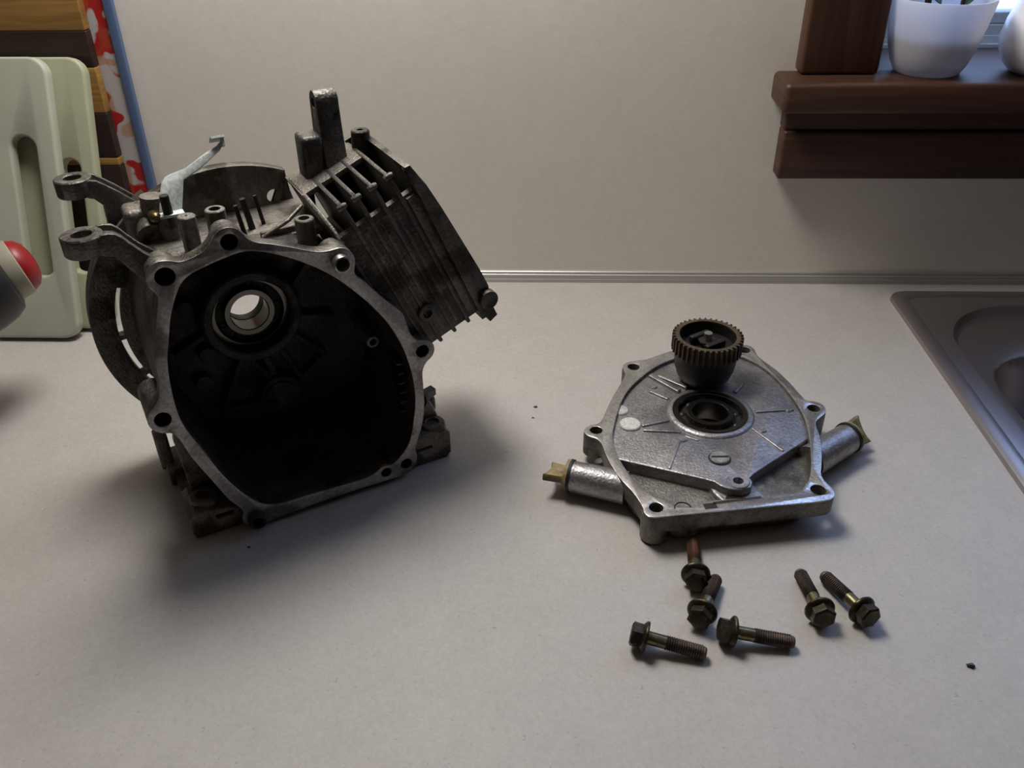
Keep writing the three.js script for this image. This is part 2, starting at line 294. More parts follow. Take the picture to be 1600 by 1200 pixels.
// ───────────────────────── engine block (local: x along its open face, y up, z towards the viewer; w = -z) ─────────────────────────
{
  const E = thing('engine_block', 'bare grey cast engine block with open dark crankcase and finned cylinder', 'engine block', [-0.18187, 0, -0.40767], R(30.75));
  const P = (u, v, w) => [u, v, -w];
  const inner = curve([[-25.8, 136], [-28, 117], [-27.4, 94], [-20.6, 72.3], [-12.2, 48], [-2.2, 28.8], [5, 19.6], [14.3, 14.7], [36.6, 13.3], [56.8, 12.2], [76, 11.6], [82, 13.6], [86.5, 16.5], [93.7, 15.8], [101.1, 21.4], [106.9, 29.4], [111.6, 47.3], [113.8, 62.4], [113.1, 79.7], [110.6, 94], [107.5, 105.3], [100.9, 120.9], [91.2, 136.6], [80.8, 149.9], [70, 161.6], [57.2, 171.8], [43.2, 180.3], [31.1, 185.5], [24, 186.8], [15.5, 185.6], [4.6, 183.2], [-4.8, 180.2], [-10.1, 176.3], [-13.5, 171], [-16.9, 164.2], [-19.6, 157.5], [-23.3, 144.5]], 150);
  const outer = curve([[-32, 135.3], [-28.5, 151], [-25, 163.3], [-23.2, 169.5], [-22.8, 173], [-25.5, 178], [-26.2, 183], [-24, 188.4], [-19, 191], [-13.5, 190.5], [-8, 188.6], [-2, 189.3], [4, 191.4], [8.5, 195], [11.5, 199], [16, 201.6], [21, 201.3], [25, 198.4], [28, 193.5], [32, 190.5], [40, 187.6], [52, 182.6], [64, 177.6], [71, 176.8], [77, 177], [82, 174.5], [84.6, 169.5], [84.4, 164.5], [83.6, 160.5], [85, 156.5], [89, 152.5], [95, 144.8], [101.3, 136.8], [107, 130.6], [110.3, 126], [112, 120], [113.7, 112.6], [116, 107.5], [119.5, 104.4], [124.5, 103], [128.6, 99.8], [129.6, 95], [127.8, 90.5], [123.4, 87], [120.6, 82.2], [120, 69.1], [119.8, 58.3], [118.2, 45.5], [115.4, 35.9], [112.4, 28], [110.6, 22.5], [111.4, 15.5], [109.6, 9], [104.5, 4.8], [97, 4], [75.6, 4.4], [42.3, 4.6], [10, 3.2], [3.5, 2.8], [-3, 3.4], [-7, 7], [-7.6, 12], [-6.2, 17], [-8.4, 22.5], [-12.3, 29], [-20.5, 50.5], [-27.2, 68.6], [-31, 83], [-33.8, 88], [-39, 90], [-43.4, 94.3], [-44.6, 99.3], [-42.6, 104.6], [-38.5, 108.6], [-35.4, 113], [-33.4, 121.4]], 260);
  const bolts = [[75.8, 168.8, 4.4], [-16.8, 182.1, 5.2], [-36.6, 98.6, 4.7], [103.2, 12.5, 4], [121.4, 95.9, 4.4], [18.3, 193.6, 4.6], [88.6, 10.6, 3.6]];
  const dowels = [[0.2, 10.1, 4.6]];
  const bores = [...bolts, ...dowels].map(([x, y, r]) => ring(x, y, r, 28));
  obj('mating_face', extW(outer, 0, 0.9, { holes: [inner, ...bores], bevel: 0.35 }), M.machined, E);
  const flange = extW(outer, 0.8, 9, { holes: [inner, ...bolts.map(([x, y, r]) => ring(x, y, r, 28)), ...dowels.map(([x, y, r]) => ring(x, y, r, 28))], bevel: 0.5, seg: 2 });
  obj('flange', flange, M.cast, E);
  // bosses behind the bolt holes
  for (const [x, y, r, l, ro] of [[75.8, 168.8, 4.4, 15, 8.4], [-16.8, 182.1, 5.2, 14, 8.8], [-36.6, 98.6, 4.7, 34, 8], [103.2, 12.5, 4, 22, 8], [121.4, 95.9, 4.4, 26, 8], [18.3, 193.6, 4.6, 13, 7.6], [0.2, 10.1, 4.6, 24, 7.2], [88.6, 10.6, 3.6, 20, 6.4]])
    obj('bolt_boss', boss(P(x, y, l + 1), P(x, y, 1), ro, r, 30, 0.92), M.cast, E);
  // crankcase shell: walls, lowered roof at the rear, step, rear wall
  const shellOut = offset(inner, 5.2), shellIn = offset(inner, 0.6);
  const low = (p, k) => clip(p, 0, 1, k);
  const open = (p, k) => { const q = ccw(p), n = q.length, i = q.findIndex(([, v], m) => v < k && q[(m + n - 1) % n][1] >= k); return [...q.slice(i), ...q.slice(0, i)].filter(([, v]) => v < k); };
  const uShape = (k) => [...open(shellOut, k), ...open(shellIn, k).reverse()];
  // roof: slopes from the arch behind the face down to the flat deck at the rear
  const roof = (d, flat) => {
    const a = inner.filter(([, v]) => v > 166).sort((p, q) => p[0] - q[0]), pos = [];
    for (let i = 0; i + 1 < a.length; i++) {
      const [u0, v0] = a[i], [u1, v1] = a[i + 1];
      const p = [u0, v0 + d, -9.5], q = [u1, v1 + d, -9.5], r = [u0, Math.min(flat, v0 + d), -46], t = [u1, Math.min(flat, v1 + d), -46];
      pos.push(...p, ...q, ...r, ...q, ...t, ...r);
    }
    const g = new THREE.BufferGeometry(); g.setAttribute('position', new THREE.Float32BufferAttribute(pos, 3)); return g;
  };
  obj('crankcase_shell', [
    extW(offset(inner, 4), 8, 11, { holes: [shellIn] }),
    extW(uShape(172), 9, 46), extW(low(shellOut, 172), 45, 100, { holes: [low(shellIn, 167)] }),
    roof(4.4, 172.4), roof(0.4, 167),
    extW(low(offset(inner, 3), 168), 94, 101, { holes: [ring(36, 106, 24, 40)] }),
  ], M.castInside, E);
  // inside of the rear wall: bearing housing, ribs, pads, cam boss
  const inside = [];
  inside.push(along(lathe([[25.8, 0], [25.8, 16], [27, 17], [31, 17], [32.5, 15.5], [34, 0]], 56), P(36, 106, 95), P(36, 106, 60)));
  inside.push(extW(ring(45.5, 40, 14.5, 40), 82, 95, { bevel: 1 }), extW(ring(45.5, 40, 11, 40), 80.5, 83, { bevel: 0.6 }));
  inside.push(extW(ring(4, 104 - 22, 5.5, 24), 87, 95, { bevel: 1 }), extW(ring(-3, 118, 5.5, 24), 87, 95, { bevel: 1 }), extW(ring(-2, 62, 6, 24), 86, 95, { bevel: 1 }));
  for (const [u0, v0, u1, v1, t, h] of [[40, 72, 45.5, 50, 5, 9], [26, 76, 6, 36, 4, 9], [30, 72, 46, 44, 4, 9], [6, 36, 34, 34, 4, 8], [58, 86, 82, 60, 4, 8], [64, 94, 92, 88, 4, 8], [50, 78, 62, 46, 4, 8], [66, 116, 88, 140, 5, 9], [20, 134, 6, 160, 4, 7], [82, 60, 60, 42, 4, 8], [6, 96, -16, 86, 4, 7]]) {
    const l = Math.hypot(u1 - u0, v1 - v0), a = Math.atan2(v1 - v0, u1 - u0);
    const g = block(0, l, -t / 2, t / 2, -h, 0, 1.2).rotateZ(a); inside.push(g.translate(u0, v0, -95 + h));
  }
  inside.splice(3, 0);
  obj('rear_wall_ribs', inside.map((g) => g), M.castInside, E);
  // crude cut of the ribs where the bore is: they stop short of the bearing, which covers them
  const bearing = new THREE.Group(); bearing.name = numbered('bearing'); bearing.position.set(0.036, 0.106, -0.087); bearing.rotation.x = Math.PI / 2; E.add(bearing);
  makeBearing(bearing);
  obj('oil_seal', along(lathe([[12.2, 0], [12.2, 8], [14.5, 10], [24, 10], [24, 0]], 48), P(36, 106, 110), P(36, 106, 60)), M.blackRubber, E);
  obj('guide_tube', boss(P(107.4, 78.4, 92), P(107.4, 78.4, 55), 4.4, 2.6), M.machined, E);
  for (let k = 0; k < 6; k++) obj('wall_rib', block(108.5, 113.6, 0, 1.6, -34, -14, 0.5).translate(0.3 - Math.abs(k - 2.5) * 0.25, 44 + k * 7.4, 0), M.castInside, E);
  // dowels
  obj('dowel_pin', along(lathe([[3.7, 0], [3.7, 17], [4.1, 17.6], [4.9, 17.2], [5.2, 16.4], [5.2, 0]], 36), P(75.8, 168.8, 12), P(75.8, 168.8, -20)), M.steel, E);
  obj('dowel_pin', along(lathe([[3.4, 0], [3.4, 18], [3.9, 18.6], [4.8, 18.4], [5.3, 17.6], [5.3, 0]], 36), P(0.2, 10.1, 12), P(0.2, 10.1, -20)), M.blackRubber, E);
  // feet and base
  obj('base_rail', [extW([[-36, 0], [140, 0], [140, 7], [118, 10], [-20, 10], [-36, 8]], 10, 100, { bevel: 1.5 })], M.cast, E);
  const foot = (pts, w0, w1, hu, hw, ht) => [extW(pts, w0, w1, { bevel: 2, seg: 3 }), along(lathe([[4.4, -5], [4.4, 3.2], [5, 3.8], [8, 3.8], [8.8, 3], [9.4, 0], [4.4, -5]], 30), P(hu, ht, hw), P(hu, ht + 10, hw))];
  obj('mounting_foot', foot([[104, 2], [106, 0], [137, 0], [140.5, 3], [140.5, 20], [137, 24], [118, 24], [106, 20]], 8, 38, 131.5, 19, 22), M.castLit, E);
  obj('mounting_foot', [...foot([[-37, 3], [-34, 0], [-6, 0], [-4, 8], [-8, 16], [-33, 20], [-37.5, 17]], 9, 40, -25, 23, 18.5), block(-42.5, -34, 9, 36, -92, -78, 2), block(-40, -28, 0, 14, -98, -70, 2)], M.castLit, E);
  obj('side_bracket', [extW([[112, 18], [137, 18], [138.5, 26], [134, 38], [126, 45], [115, 46]], 24, 44, { bevel: 2 }), block(126, 143, 20, 33, -50, -36, 3)], M.castLit, E);
  obj('drain_plug', [rod(P(128, 40, 30), P(141, 36, 40), 5, 4.4, 6), rod(P(126, 40.5, 28.6), P(129, 39.6, 31), 7, 7, 24)], M.darkSteel, E);
  obj('foot_web', extW([[-30, 12], [-4, 10], [-14, 30], [-23, 55], [-30, 80], [-33, 60]], 33, 38, { bevel: 1 }), M.cast, E);
  // front face slots on the feet
  for (const [u0, u1, v] of [[-22, -11, 12.5], [114, 126, 13]]) obj('cast_slot', block(u0, u1, v, v + 1.6, -12, -6.6, 0.5), M.darkSteel, E);

  // fan side: plate with arc slots, ring band behind
  {
    const c = [36, 106], arc = (r, a0, a1, n = 40) => Array.from({ length: n + 1 }, (_, i) => { const a = R(mix(a0, a1, i / n)); return [c[0] + r * Math.cos(a), c[1] + r * Math.sin(a)]; });
    const slot = (a0, a1) => [...arc(76.8, a0, a1, 14), ...arc(80, a0, a1, 14).reverse()];
    const edge = [...arc(95, 64.5, 290, 110), [62, 24], [84, 40], [84, 150], [80.5, 168], [78.2, 178], [76.8, 190]];
    obj('fan_plate', extW(edge, 99.5, 106.5, { holes: [slot(157, 181), slot(183.5, 203), slot(205.5, 226), ring(36, 106, 17, 40), ring(65, 179, 8, 28)], bevel: 0.6 }), M.cast, E);
    obj('lit_fan_plate', extW([...arc(95.5, 62, 138, 40), ...arc(66, 62, 138, 30).reverse()].filter(([u]) => u < 77.5), 96, 99.6, { holes: [ring(66.5, 177.4, 4.4, 28)], bevel: 0.5 }), M.castLit, E);  // upper fan plate split off; its lit tone is put into the colour
    obj('fan_ring', extW(arc(95, 118, 300, 90).concat(arc(88, 118, 300, 90).reverse()), 105, 117, { bevel: 0.8 }), M.cast, E);
  }
  // deck: bosses, pins, ribs, gusset
  for (const [u, v, w, r, ri, h] of [[21.6, 195, 47.7, 5.7, 3.3, 25], [5.8, 194, 48, 5, 0.8, 25], [66, 187.5, 27, 5.6, 3.2, 18]]) obj('stud_boss', boss(P(u, v - h, w), P(u, v, w), r, ri, 30, 0.7), M.castLit, E);
  for (const [u, v, w, r, h] of [[33.4, 194, 49, 1.5, 24], [40.5, 192, 63, 2.1, 22], [48.6, 191, 67, 1.3, 21]]) obj('pin', rod(P(u + 3, v - h, w), P(u, v, w), r, r * 0.85, 16), M.darkSteel, E);
  obj('deck_rib', [rod(P(44, 174, 43), P(62, 180, 47), 1.3, 1.3, 12), rod(P(62, 180, 47), P(72, 185, 52), 1.3, 1.1, 12), block(44, 71, 171, 176, -48, -46, 0.8)], M.castLit, E);
  obj('gusset', [extW([[81, 168], [88, 168], [88, 186], [84, 188]], 78, 84, { bevel: 0.8 }), ext([[52, 168], [76, 168], [76, 186], [70, 186]], 0, 3).rotateY(Math.PI / 2).translate(80, 0, 0)], M.castLit, E);
  obj('deck_floor', block(-14, 84, 168, 172.6, -100, -44, 1.5), M.castLit, E);

  // the two lugs with their channelled arms
  const arm = (u, v, w, top, bottom, wf, wb) => {
    const g = new THREE.Group(); g.name = numbered('mounting_arm'); E.add(g);
    obj('lug_ring', along(lathe([[5.1, 0], [5.1, 10], [5.6, 10.5], [9.7, 10.5], [10.4, 9.8], [10.4, 0.8], [9.8, 0], [5.1, 0]], 44), P(u, v - 10.4, w), P(u, v, w)), M.cast, g);
    const lip = top.map(([x, y]) => [x, y]);
    const poly = [...lip, ...bottom];
    obj('arm_web', extW(poly.map(([x, y]) => [x, y]), wf + 3, wb - 3), M.cast, g);
    const thin = [...lip.map(([x, y]) => [x, y + 3]), ...bottom];
    obj('arm_lip', extW(thin, wf, wf + 3, { bevel: 0.7 }), M.cast, g);
    obj('arm_lip', extW(thin, wb - 3, wb, { bevel: 0.7 }), M.cast, g);
  };
  arm(-49, 205.5, 20, [[-43, 201], [-40.5, 202.8], [-37.5, 203], [-34, 202.2], [-31, 199.7], [-28, 195.5], [-22.9, 189.3], [-17, 184]], [[-15, 178], [-22, 172], [-31, 184], [-36, 193], [-43, 195.2]], 11.5, 28.5);
  arm(-44.2, 205.5, 111, [[-39, 200.5], [-36, 201.6], [-32, 200.4], [-28, 197.2], [-22, 192.3], [-12.3, 183]], [[-6, 170], [-32, 150], [-32, 178], [-31.5, 188], [-36, 193.2], [-39, 194.2]], 103, 119);
  // rough casting beside the governor shaft, with the brass-coloured nut
  obj('shaft_boss', [rod(P(-8, 170, 84), P(-6, 196, 84), 9, 7, 28), rod(P(-12, 176, 76), P(-12, 186, 96), 8, 6, 20), block(-24, 0, 168, 190, -100, -80, 4), rod(P(-2, 165, 74), P(-1.5, 188, 75), 6, 6, 24)], M.castLit, E);
  obj('clamp_nut', along(lathe([[0.01, 12], [1.8, 11.8], [2.9, 10.7], [3.3, 9], [3.4, 0], [0, 0]], 28), P(-9, 187, 80), P(-7, 187.8, 60)), M.brass, E);
  // bent plated lever on the shaft
  {
    const lv = new THREE.Group(); lv.name = numbered('control_lever'); E.add(lv);
    const o = [[-5.0, 1.3], [-2.6, 9.9], [1.0, 18.0], [3.7, 20.5], [6.8, 21.5], [16.2, 23.6], [27.9, 29.6], [36.7, 33.2], [41.2, 36.7], [41.1, 34.0], [38.3, 30.6], [30.5, 25.7], [22.4, 20.9], [13.1, 16.9], [7.7, 0.3], [2.1, -0.2]];
    const leanBack = (g) => g.rotateX(-R(32)).translate(0, 188, -74);
    obj('plate', leanBack(ext(o, -1.8, 0, { bevel: 0.4 })), M.zinc, lv);
    obj('hook', leanBack(mergeGeometries([box(34.2, 42.2, 36.7, 38.1, -5, 4), box(40.2, 41.8, 32.7, 37.7, -3, 2)])), M.zinc, lv);
    obj('pivot_shaft', rod(P(-0.6, 180, 71.5), P(-1, 199.5, 71), 3, 2.6, 20), M.darkSteel, lv);
    obj('foot_tab', block(-6, 8, 186.6, 188.4, -75, -68, 0.6), M.zinc, lv);
  }

  // cylinder, tilted 23 degrees: s along its axis, t across, then turned into the block
  const tilt = (g) => g.rotateZ(R(23));
  const fin = (pts, s0, s1, b = 0.4) => tilt(ext(pts, s0, s1, { bevel: b }).rotateY(Math.PI / 2));      // outline in (w, t)
  const C = new THREE.Group(); C.name = numbered('cylinder'); E.add(C);
  obj('barrel', [fin([[10.4, 34.4], [10.4, 128], [12, 131.5], [15, 132.5], [18, 131], [21, 122], [30, 110], [86, 110], [92, 100], [92, 40], [86, 34.4]], 144, 203, 0.8), fin([[12, 70], [12, 122], [90, 112], [90, 60]], 141, 150, 1), fin([[88, 60], [88, 146], [92, 146], [92, 60]], 153, 196, 0.6)], M.cast, C);
  const F = [[9, 32], [9, 128], [10.5, 139], [13, 146], [58, 147], [84, 146], [97, 138], [97, 40], [88, 32]];
  for (const s of [153.2, 163, 174, 185]) {
    const f = obj('cooling_fin', fin(F, s, s + 2.6, 0.7), M.cast, C);
    obj('fin_nib', tilt(along(lathe([[0, 3.4], [1.4, 3], [2, 1.6], [2, -1.6], [1.4, -3], [0, -3.4]], 14), [s + 1.3, 145.6, -14.5], [s + 3, 145.6, -14.5])), M.cast, f);
  }
  obj('cooling_fin', fin([[10, 90], [10, 128], [17, 136], [34, 142], [56, 146.5], [84, 146.5], [84, 90]], 142.4, 145, 0.7), M.cast, C);
  obj('head_flange', [tilt(extW([[195, 27], [196, 147.5], [199.5, 147], [201.4, 138], [203, 131], [205, 112], [206.5, 92], [208.6, 62], [209, 47], [208, 43.5], [209, 40], [209, 36], [205.5, 32], [205.5, 23.5], [199, 22], [198, 27]], 9, 90, { bevel: 0.8 })),
    tilt(ext(ring(204, 40, 6.4), -11, -4.5, { bevel: 0.8 })), tilt(rod([195, 143, -13], [198.4, 142.6, -13], 3.4, 2.8, 20))], M.cast, C);
  obj('top_web', tilt(extW([[142.4, 143], [142.4, 146.4], [186, 146.4], [186, 143]], 54, 91, { bevel: 0.7 })), M.castLit, C);
  obj('stud_post', [rod(P(119.5, 186, 72), P(120, 217, 72), 6.4, 5.8, 28), boss(P(119.9, 210, 72), P(120, 218, 72), 5.6, 2, 28)], M.cast, C);
  obj('lifting_lug', ext([[64, 195], [68.6, 216], [70.6, 236], ...Array.from({ length: 13 }, (_, i) => [77 - 6.6 * Math.cos(Math.PI * i / 12), 237.5 + 6.6 * Math.sin(Math.PI * i / 12)]), [83.8, 236], [85, 216], [86, 195]], 94.2, 108.4, { holes: [ring(77, 236.5, 3.3, 24)], bevel: 1 }).rotateY(Math.PI / 2), M.cast, C);
  obj('side_post', block(82, 95.5, 185, 219.5, -86, -68, 3), M.cast, C);
  obj('tapped_boss', [boss(P(129.8, 117, 16), P(129.8, 117, 7.4), 6, 3, 26, 0.9)], M.cast, C);
  obj('slab_face', tilt(extW([[188.5, 40], [188.5, 130], [194, 130], [194, 36]], 9.4, 14, { bevel: 0.7 })), M.cast, C);
  obj('fin_ridge', [158.8, 169.4, 180].map((s) => tilt(extW([[s - 1.6, 38], [s - 1.6, 127], [s + 1.6, 127], [s + 1.6, 38]], 9.7, 14, { bevel: 0.9 }))), M.cast, C);
}
function makeBearing(g) {                                   // axis along +y, top face at y = 0, 52 mm across
  obj('outer_race', lathe([[22.2, -15], [22.2, 0], [22.6, 0.4], [25.4, 0.4], [26, -0.4], [26, -15]], 64), M.race, g);
  obj('inner_race', lathe([[12.5, -15], [12.5, -0.2], [13, 0.4], [16.2, 0.4], [16.7, -0.2], [16.7, -15]], 64), M.race, g);
  const ball = new THREE.SphereGeometry(3.7, 18, 12);
  for (let k = 0; k < 9; k++) { const a = k / 9 * 2 * Math.PI; obj('ball', ball.clone().translate(19.45 * Math.cos(a), -7, 19.45 * Math.sin(a)), M.darkSteel, g); }
  obj('cage', lathe([[16.8, -9.4], [16.8, -4.6], [22.1, -4.6], [22.1, -9.4], [16.8, -9.4]], 48), M.blackRubber, g);
}
// ───────────────────────── crankcase side cover, lying face up (local: x along its straight edge, y up, z towards the viewer) ─────────────────────────
{
  const K = thing('crankcase_cover', 'loose grey cast side cover lying face up with bearing and brown gear', 'engine cover', [0.1187, 0, -0.503], R(10.4));
  const T = 24.7, FL = 12.5;                               // height of its sealing face, depth of its rim
  const outer = curve([[-75, 84], [-75.2, 89.5], [-73.4, 93.4], [-69, 94.6], [-50, 95], [-20, 95.5], [10, 96], [36, 96.4], [42.5, 94.8], [46, 90.5], [46.6, 85.5], [45.4, 80.2], [45.4, 73], [50, 63], [55.3, 52], [60, 40.5], [63.4, 30], [65, 22], [67.5, 16.6], [72.6, 12.4], [78.4, 7.5], [80.8, 1.5], [79.6, -3.6], [76, -6.6], [71.6, -8.4], [70.3, -15], [69.5, -28], [66.4, -50], [62.8, -62], [60.4, -71], [60.6, -77], [61.2, -83], [59, -88.4], [54, -90.2], [49, -89], [44, -87.6], [36, -91], [26, -94], [14, -94.6], [4, -93], [-8, -89], [-18, -84.8], [-27, -81.4], [-36, -80.6], [-42.5, -79.4], [-46.6, -75.4], [-47.2, -70], [-47.4, -64], [-51, -56.6], [-58.5, -45], [-68.5, -28], [-77, -11.5], [-80.5, -6], [-84, -4.2], [-89, -3.2], [-92.8, 0], [-93.6, 4.4], [-91.4, 8.6], [-87.4, 11.8], [-85.2, 17], [-84.9, 29], [-83.7, 45], [-80.9, 58.5], [-77.2, 70]], 280);
  const inner = curve([[-38.9, 87.6], [-33, 85.6], [-7.2, 86.4], [21, 86.6], [27, 84.8], [31, 80.5], [35.4, 76], [41.7, 65.3], [47.3, 52.9], [55.9, 30.5], [61.5, 9.2], [63.4, -14.6], [61.6, -41.1], [56.6, -60.3], [46, -75.5], [25.6, -82.8], [0, -80.4], [-19.7, -71.6], [-36.9, -57.5], [-50.7, -42.3], [-61.4, -24.8], [-70.1, -4.8], [-75.2, 9.3], [-77.4, 23.3], [-76.9, 39.4], [-74.2, 55.3], [-69.4, 69.6], [-64.5, 77], [-58.6, 80.6], [-55.6, 86], [-50, 88.6], [-44, 89.2]], 170);
  const holes = { A: [-38.9, -72.5, 4.5], B: [53.3, -82.5, 4.5], C: [72.5, 1.6, 4.4], D: [37.3, 86, 4.9], E: [-66.9, 86, 4.4], F: [-85.2, 2.6, 4.3] };
  const bores = Object.values(holes).map(([x, y, r]) => ring(x, y, r, 28));
  obj('cover_rim', extDown(outer, T - FL, T - 0.9, { holes: [inner, ...bores], bevel: 0.4 }), M.coverUnder, K);
  obj('sealing_face', extDown(outer, T - 1, T, { holes: [inner, ...bores], bevel: 0.35 }), M.coverFace, K);
  for (const [k, y0] of [['A', 4], ['B', 4], ['C', 4], ['E', 1], ['F', 6]]) { const [x, z, r] = holes[k]; obj('bolt_boss', along(lathe([[r, 0], [r, T - y0 - 3], [8.6, T - y0 - 3], [8.6, 1], [7.6, 0], [r, 0]], 30), [x, y0, z], [x, 50, z]), M.coverUnder, K); }
  // outside of the cover: shallow bowl under the rim
  const under = (d) => offset(inner, d);
  obj('cover_underside', [extDown(under(2.6), 1.2, T - FL + 0.5, { holes: [ring(0, -8.2, 19, 40)], bevel: 1.5 }), extDown(under(-4), 0.3, 8, { holes: [ring(0, -8.2, 19, 40)], bevel: 2, seg: 3 })], M.coverUnder, K);
  obj('lower_floor', [extDown(offset(inner, 1.5), 4, 8.5, { holes: [ring(0, -8.2, 19, 40)] }), extDown([[-25, 60], [-23.5, 70], [-20, 79], [-26, 88], [12, 88], [8, 78], [4, 62]], 10, 16, { bevel: 2, seg: 3 })], M.coverCast, K);
  // raised plate, its lower edge drops to the floor in two straight walls
  const wallL = (p) => p[1] - (36.1 + (p[0] + 75) * (62.7 - 36.1) / 50), wallR = (p) => p[1] - (66 - (p[0] + 4) * 0.54);
  const rim = offset(inner, 1).filter((p) => (p[0] < -15 ? wallL(p) < 0 : wallR(p) < 0));
  const iStart = rim.reduce((b, p, i) => { const q = rim[(i + 1) % rim.length]; const d = Math.hypot(p[0] - q[0], p[1] - q[1]); return d > b[0] ? [d, i] : b; }, [0, 0])[1];
  const run = [...rim.slice(iStart + 1), ...rim.slice(0, iStart + 1)];
  const [f, l] = [run[0], run[run.length - 1]];
  const mid = [[-28, 61.2], [-22.5, 64.6], [-20, 69], [-15.5, 73], [-8, 75], [-1, 73.4], [2, 68.4], [1.6, 64.4], [6, 60.8]];
  const plate = f[0] > l[0] ? [...run, ...mid] : [...run, ...[...mid].reverse()];
  obj('cover_plate', extDown(plate, 7.5, 21.6, { holes: [ring(0, -8.2, 25, 48), ring(-7.3, 67, 3.3, 24)], bevel: 1.1, seg: 3 }), M.coverCast, K);
  obj('bearing_housing', along(lathe([[26, 0], [26, 14], [26.6, 14.8], [28.6, 14.8], [30.6, 13.6], [31.5, 11.5]], 64), [0, 8.5, -8.2], [0, 60, -8.2]), M.coverCast, K);
  const bearing = new THREE.Group(); bearing.name = numbered('bearing'); bearing.position.set(0, 0.0230, -0.0082); K.add(bearing); makeBearing(bearing);
  obj('shaft_bore', along(lathe([[9.5, 0], [9.5, 4], [10.5, 5], [19.5, 5], [19.5, 0], [9.5, 0]], 48), [0, 1.5, -8.2], [0, 50, -8.2]), M.blackRubber, K);
  // ribs, pads, slotted plug, stud boss
  const rib = (x0, z0, x1, z1, w, h) => { const L = Math.hypot(x1 - x0, z1 - z0); return block(0, L, -2, h, -w / 2, w / 2, Math.min(0.9, w / 2.2)).rotateY(-Math.atan2(z1 - z0, x1 - x0)).translate(x0, 21.6, z0); };
  for (const a of [[-52, -0.5, -31, -3.9, 2.4, 1.2], [-52.5, 4.4, -27, 10.6, 2.6, 1.2], [-31, 19.5, -47, 48, 2.2, 0.9], [-29, -62, -13.5, -37, 4.6, 2.3], [-22.8, -60, -6.5, -40.5, 4.2, 2.5], [-34.6, -41.5, -24, -29, 2.8, 1.4], [32, -4.2, 60, -2.6, 2.6, 1.2], [22.5, 13.8, 33.5, 42, 2.2, 0.9], [26, -30, 37, -41, 3.2, 1.4], [-26, 15, -18, 22, 2.2, 0.8]]) obj('stiffening_rib', rib(...a), M.coverCast, K);
  const disc = (x, z, r, h, m, name) => obj(name, along(lathe([[0, h], [r - 0.7, h], [r, h - 0.7], [r, -1], [0, -1]].reverse(), 32), [x, 21.6, z], [x, 60, z]), m, K);
  for (const [x, z, r, h] of [[-59.5, -3.6, 7.6, 1.6], [-62, -21.5, 6, 1.2]]) disc(x, z, r, h, M.padFace, 'cast_pad');
  for (const [x, z, r] of [[-28.5, 18, 3.6], [28.5, 17.5, 3], [56, -3, 3], [-30, -47, 2.6]]) disc(x, z, r, 1, M.coverCast, 'small_pad');
  const plug = disc(-10.9, 42.6, 6.6, 1.7, M.machined, 'slotted_plug');
  obj('seam', along(lathe([[6.7, -0.5], [6.7, 0.25], [7.5, 0.25], [7.5, -0.5]], 32), [-10.9, 21.6, 42.6], [-10.9, 60, 42.6]), M.darkSteel, plug);
  obj('slot', block(-5.6, 5.6, 22.9, 23.45, -1, 1, 0.2).rotateY(R(-8)).translate(-10.9, 0, 42.6), M.blackRubber, plug);
  obj('stud_boss', boss([-7.3, 10, 67], [-7.3, 22.3, 67], 7.4, 3.4, 30, 0.9), M.coverCast, K);
  // oil on the floor below the stud boss
  obj('oil_stain', along(lathe([[0, 0.35], [5, 0.3], [6.4, 0]].reverse(), 24), [0, 0, 0], [0, 1, 0]).scale(1, 1, 1.25).translate(-12.5, 16.02, 79.5), M.stain, K);
  obj('oil_stain', [block(-33, -2, 24.55, 24.85, 86.2, 88.4, 0.12).rotateY(R(1)), block(-38, -30, 24.55, 24.85, 87.6, 92.6, 0.12), new THREE.TorusGeometry(5, 0.45, 6, 22, Math.PI).rotateX(-Math.PI / 2).translate(-51, 24.6, 89)], M.stain, K);
  // governor gear on its post
  {
    const cx = 8.6, cz = -50.6, top = 61, g = new THREE.Group(); g.name = numbered('governor_gear'); K.add(g);
    const teeth = 38, prof = [];
    for (let k = 0; k < teeth; k++) for (const [f0, r] of [[-0.26, 23.4], [-0.13, 25.6], [0.13, 25.6], [0.26, 23.4]]) { const a = (k + f0) / teeth * 2 * Math.PI; prof.push([r * Math.cos(a), r * Math.sin(a)]); }
    obj('toothed_rim', extDown(prof, top - 12.5, top, { holes: [ring(0, 0, 20.4, 48)], bevel: 0.3, seg: 1 }).translate(cx, 0, cz), M.gear, g);
    obj('gear_hub', along(lathe([[0, 21], [13, 21], [16, 23], [19.6, 28], [21.8, 35], [22.8, 43], [23, top - 12], [20.6, top - 11.9], [20.6, top - 2], [20.3, top - 1.2], [20.2, top - 9.5], [0, top - 9.5]].map(([r, y]) => [r, y]), 56), [cx, 0, cz], [cx, 50, cz]), M.gearDark, g);
    obj('gear_shaft', [rod([cx, top - 10, cz], [cx, top + 1.5, cz], 3.2, 3, 24)], M.steel, g);
    for (const s of [-1, 1]) { obj('flyweight', block(-9, 9, top - 8.5, top - 2.5, -5, -0.5, 1.2).translate(0, 0, s * 8 + 2.6).rotateY(R(25)).translate(cx, 0, cz), M.gearDark, g); }
    obj('thrust_washer', along(lathe([[3.2, 0], [3.2, 1.2], [7.2, 1.2], [7.2, 0]], 6), [cx, top - 5.6, cz], [cx, 90, cz]), M.darkSteel, g);
  }
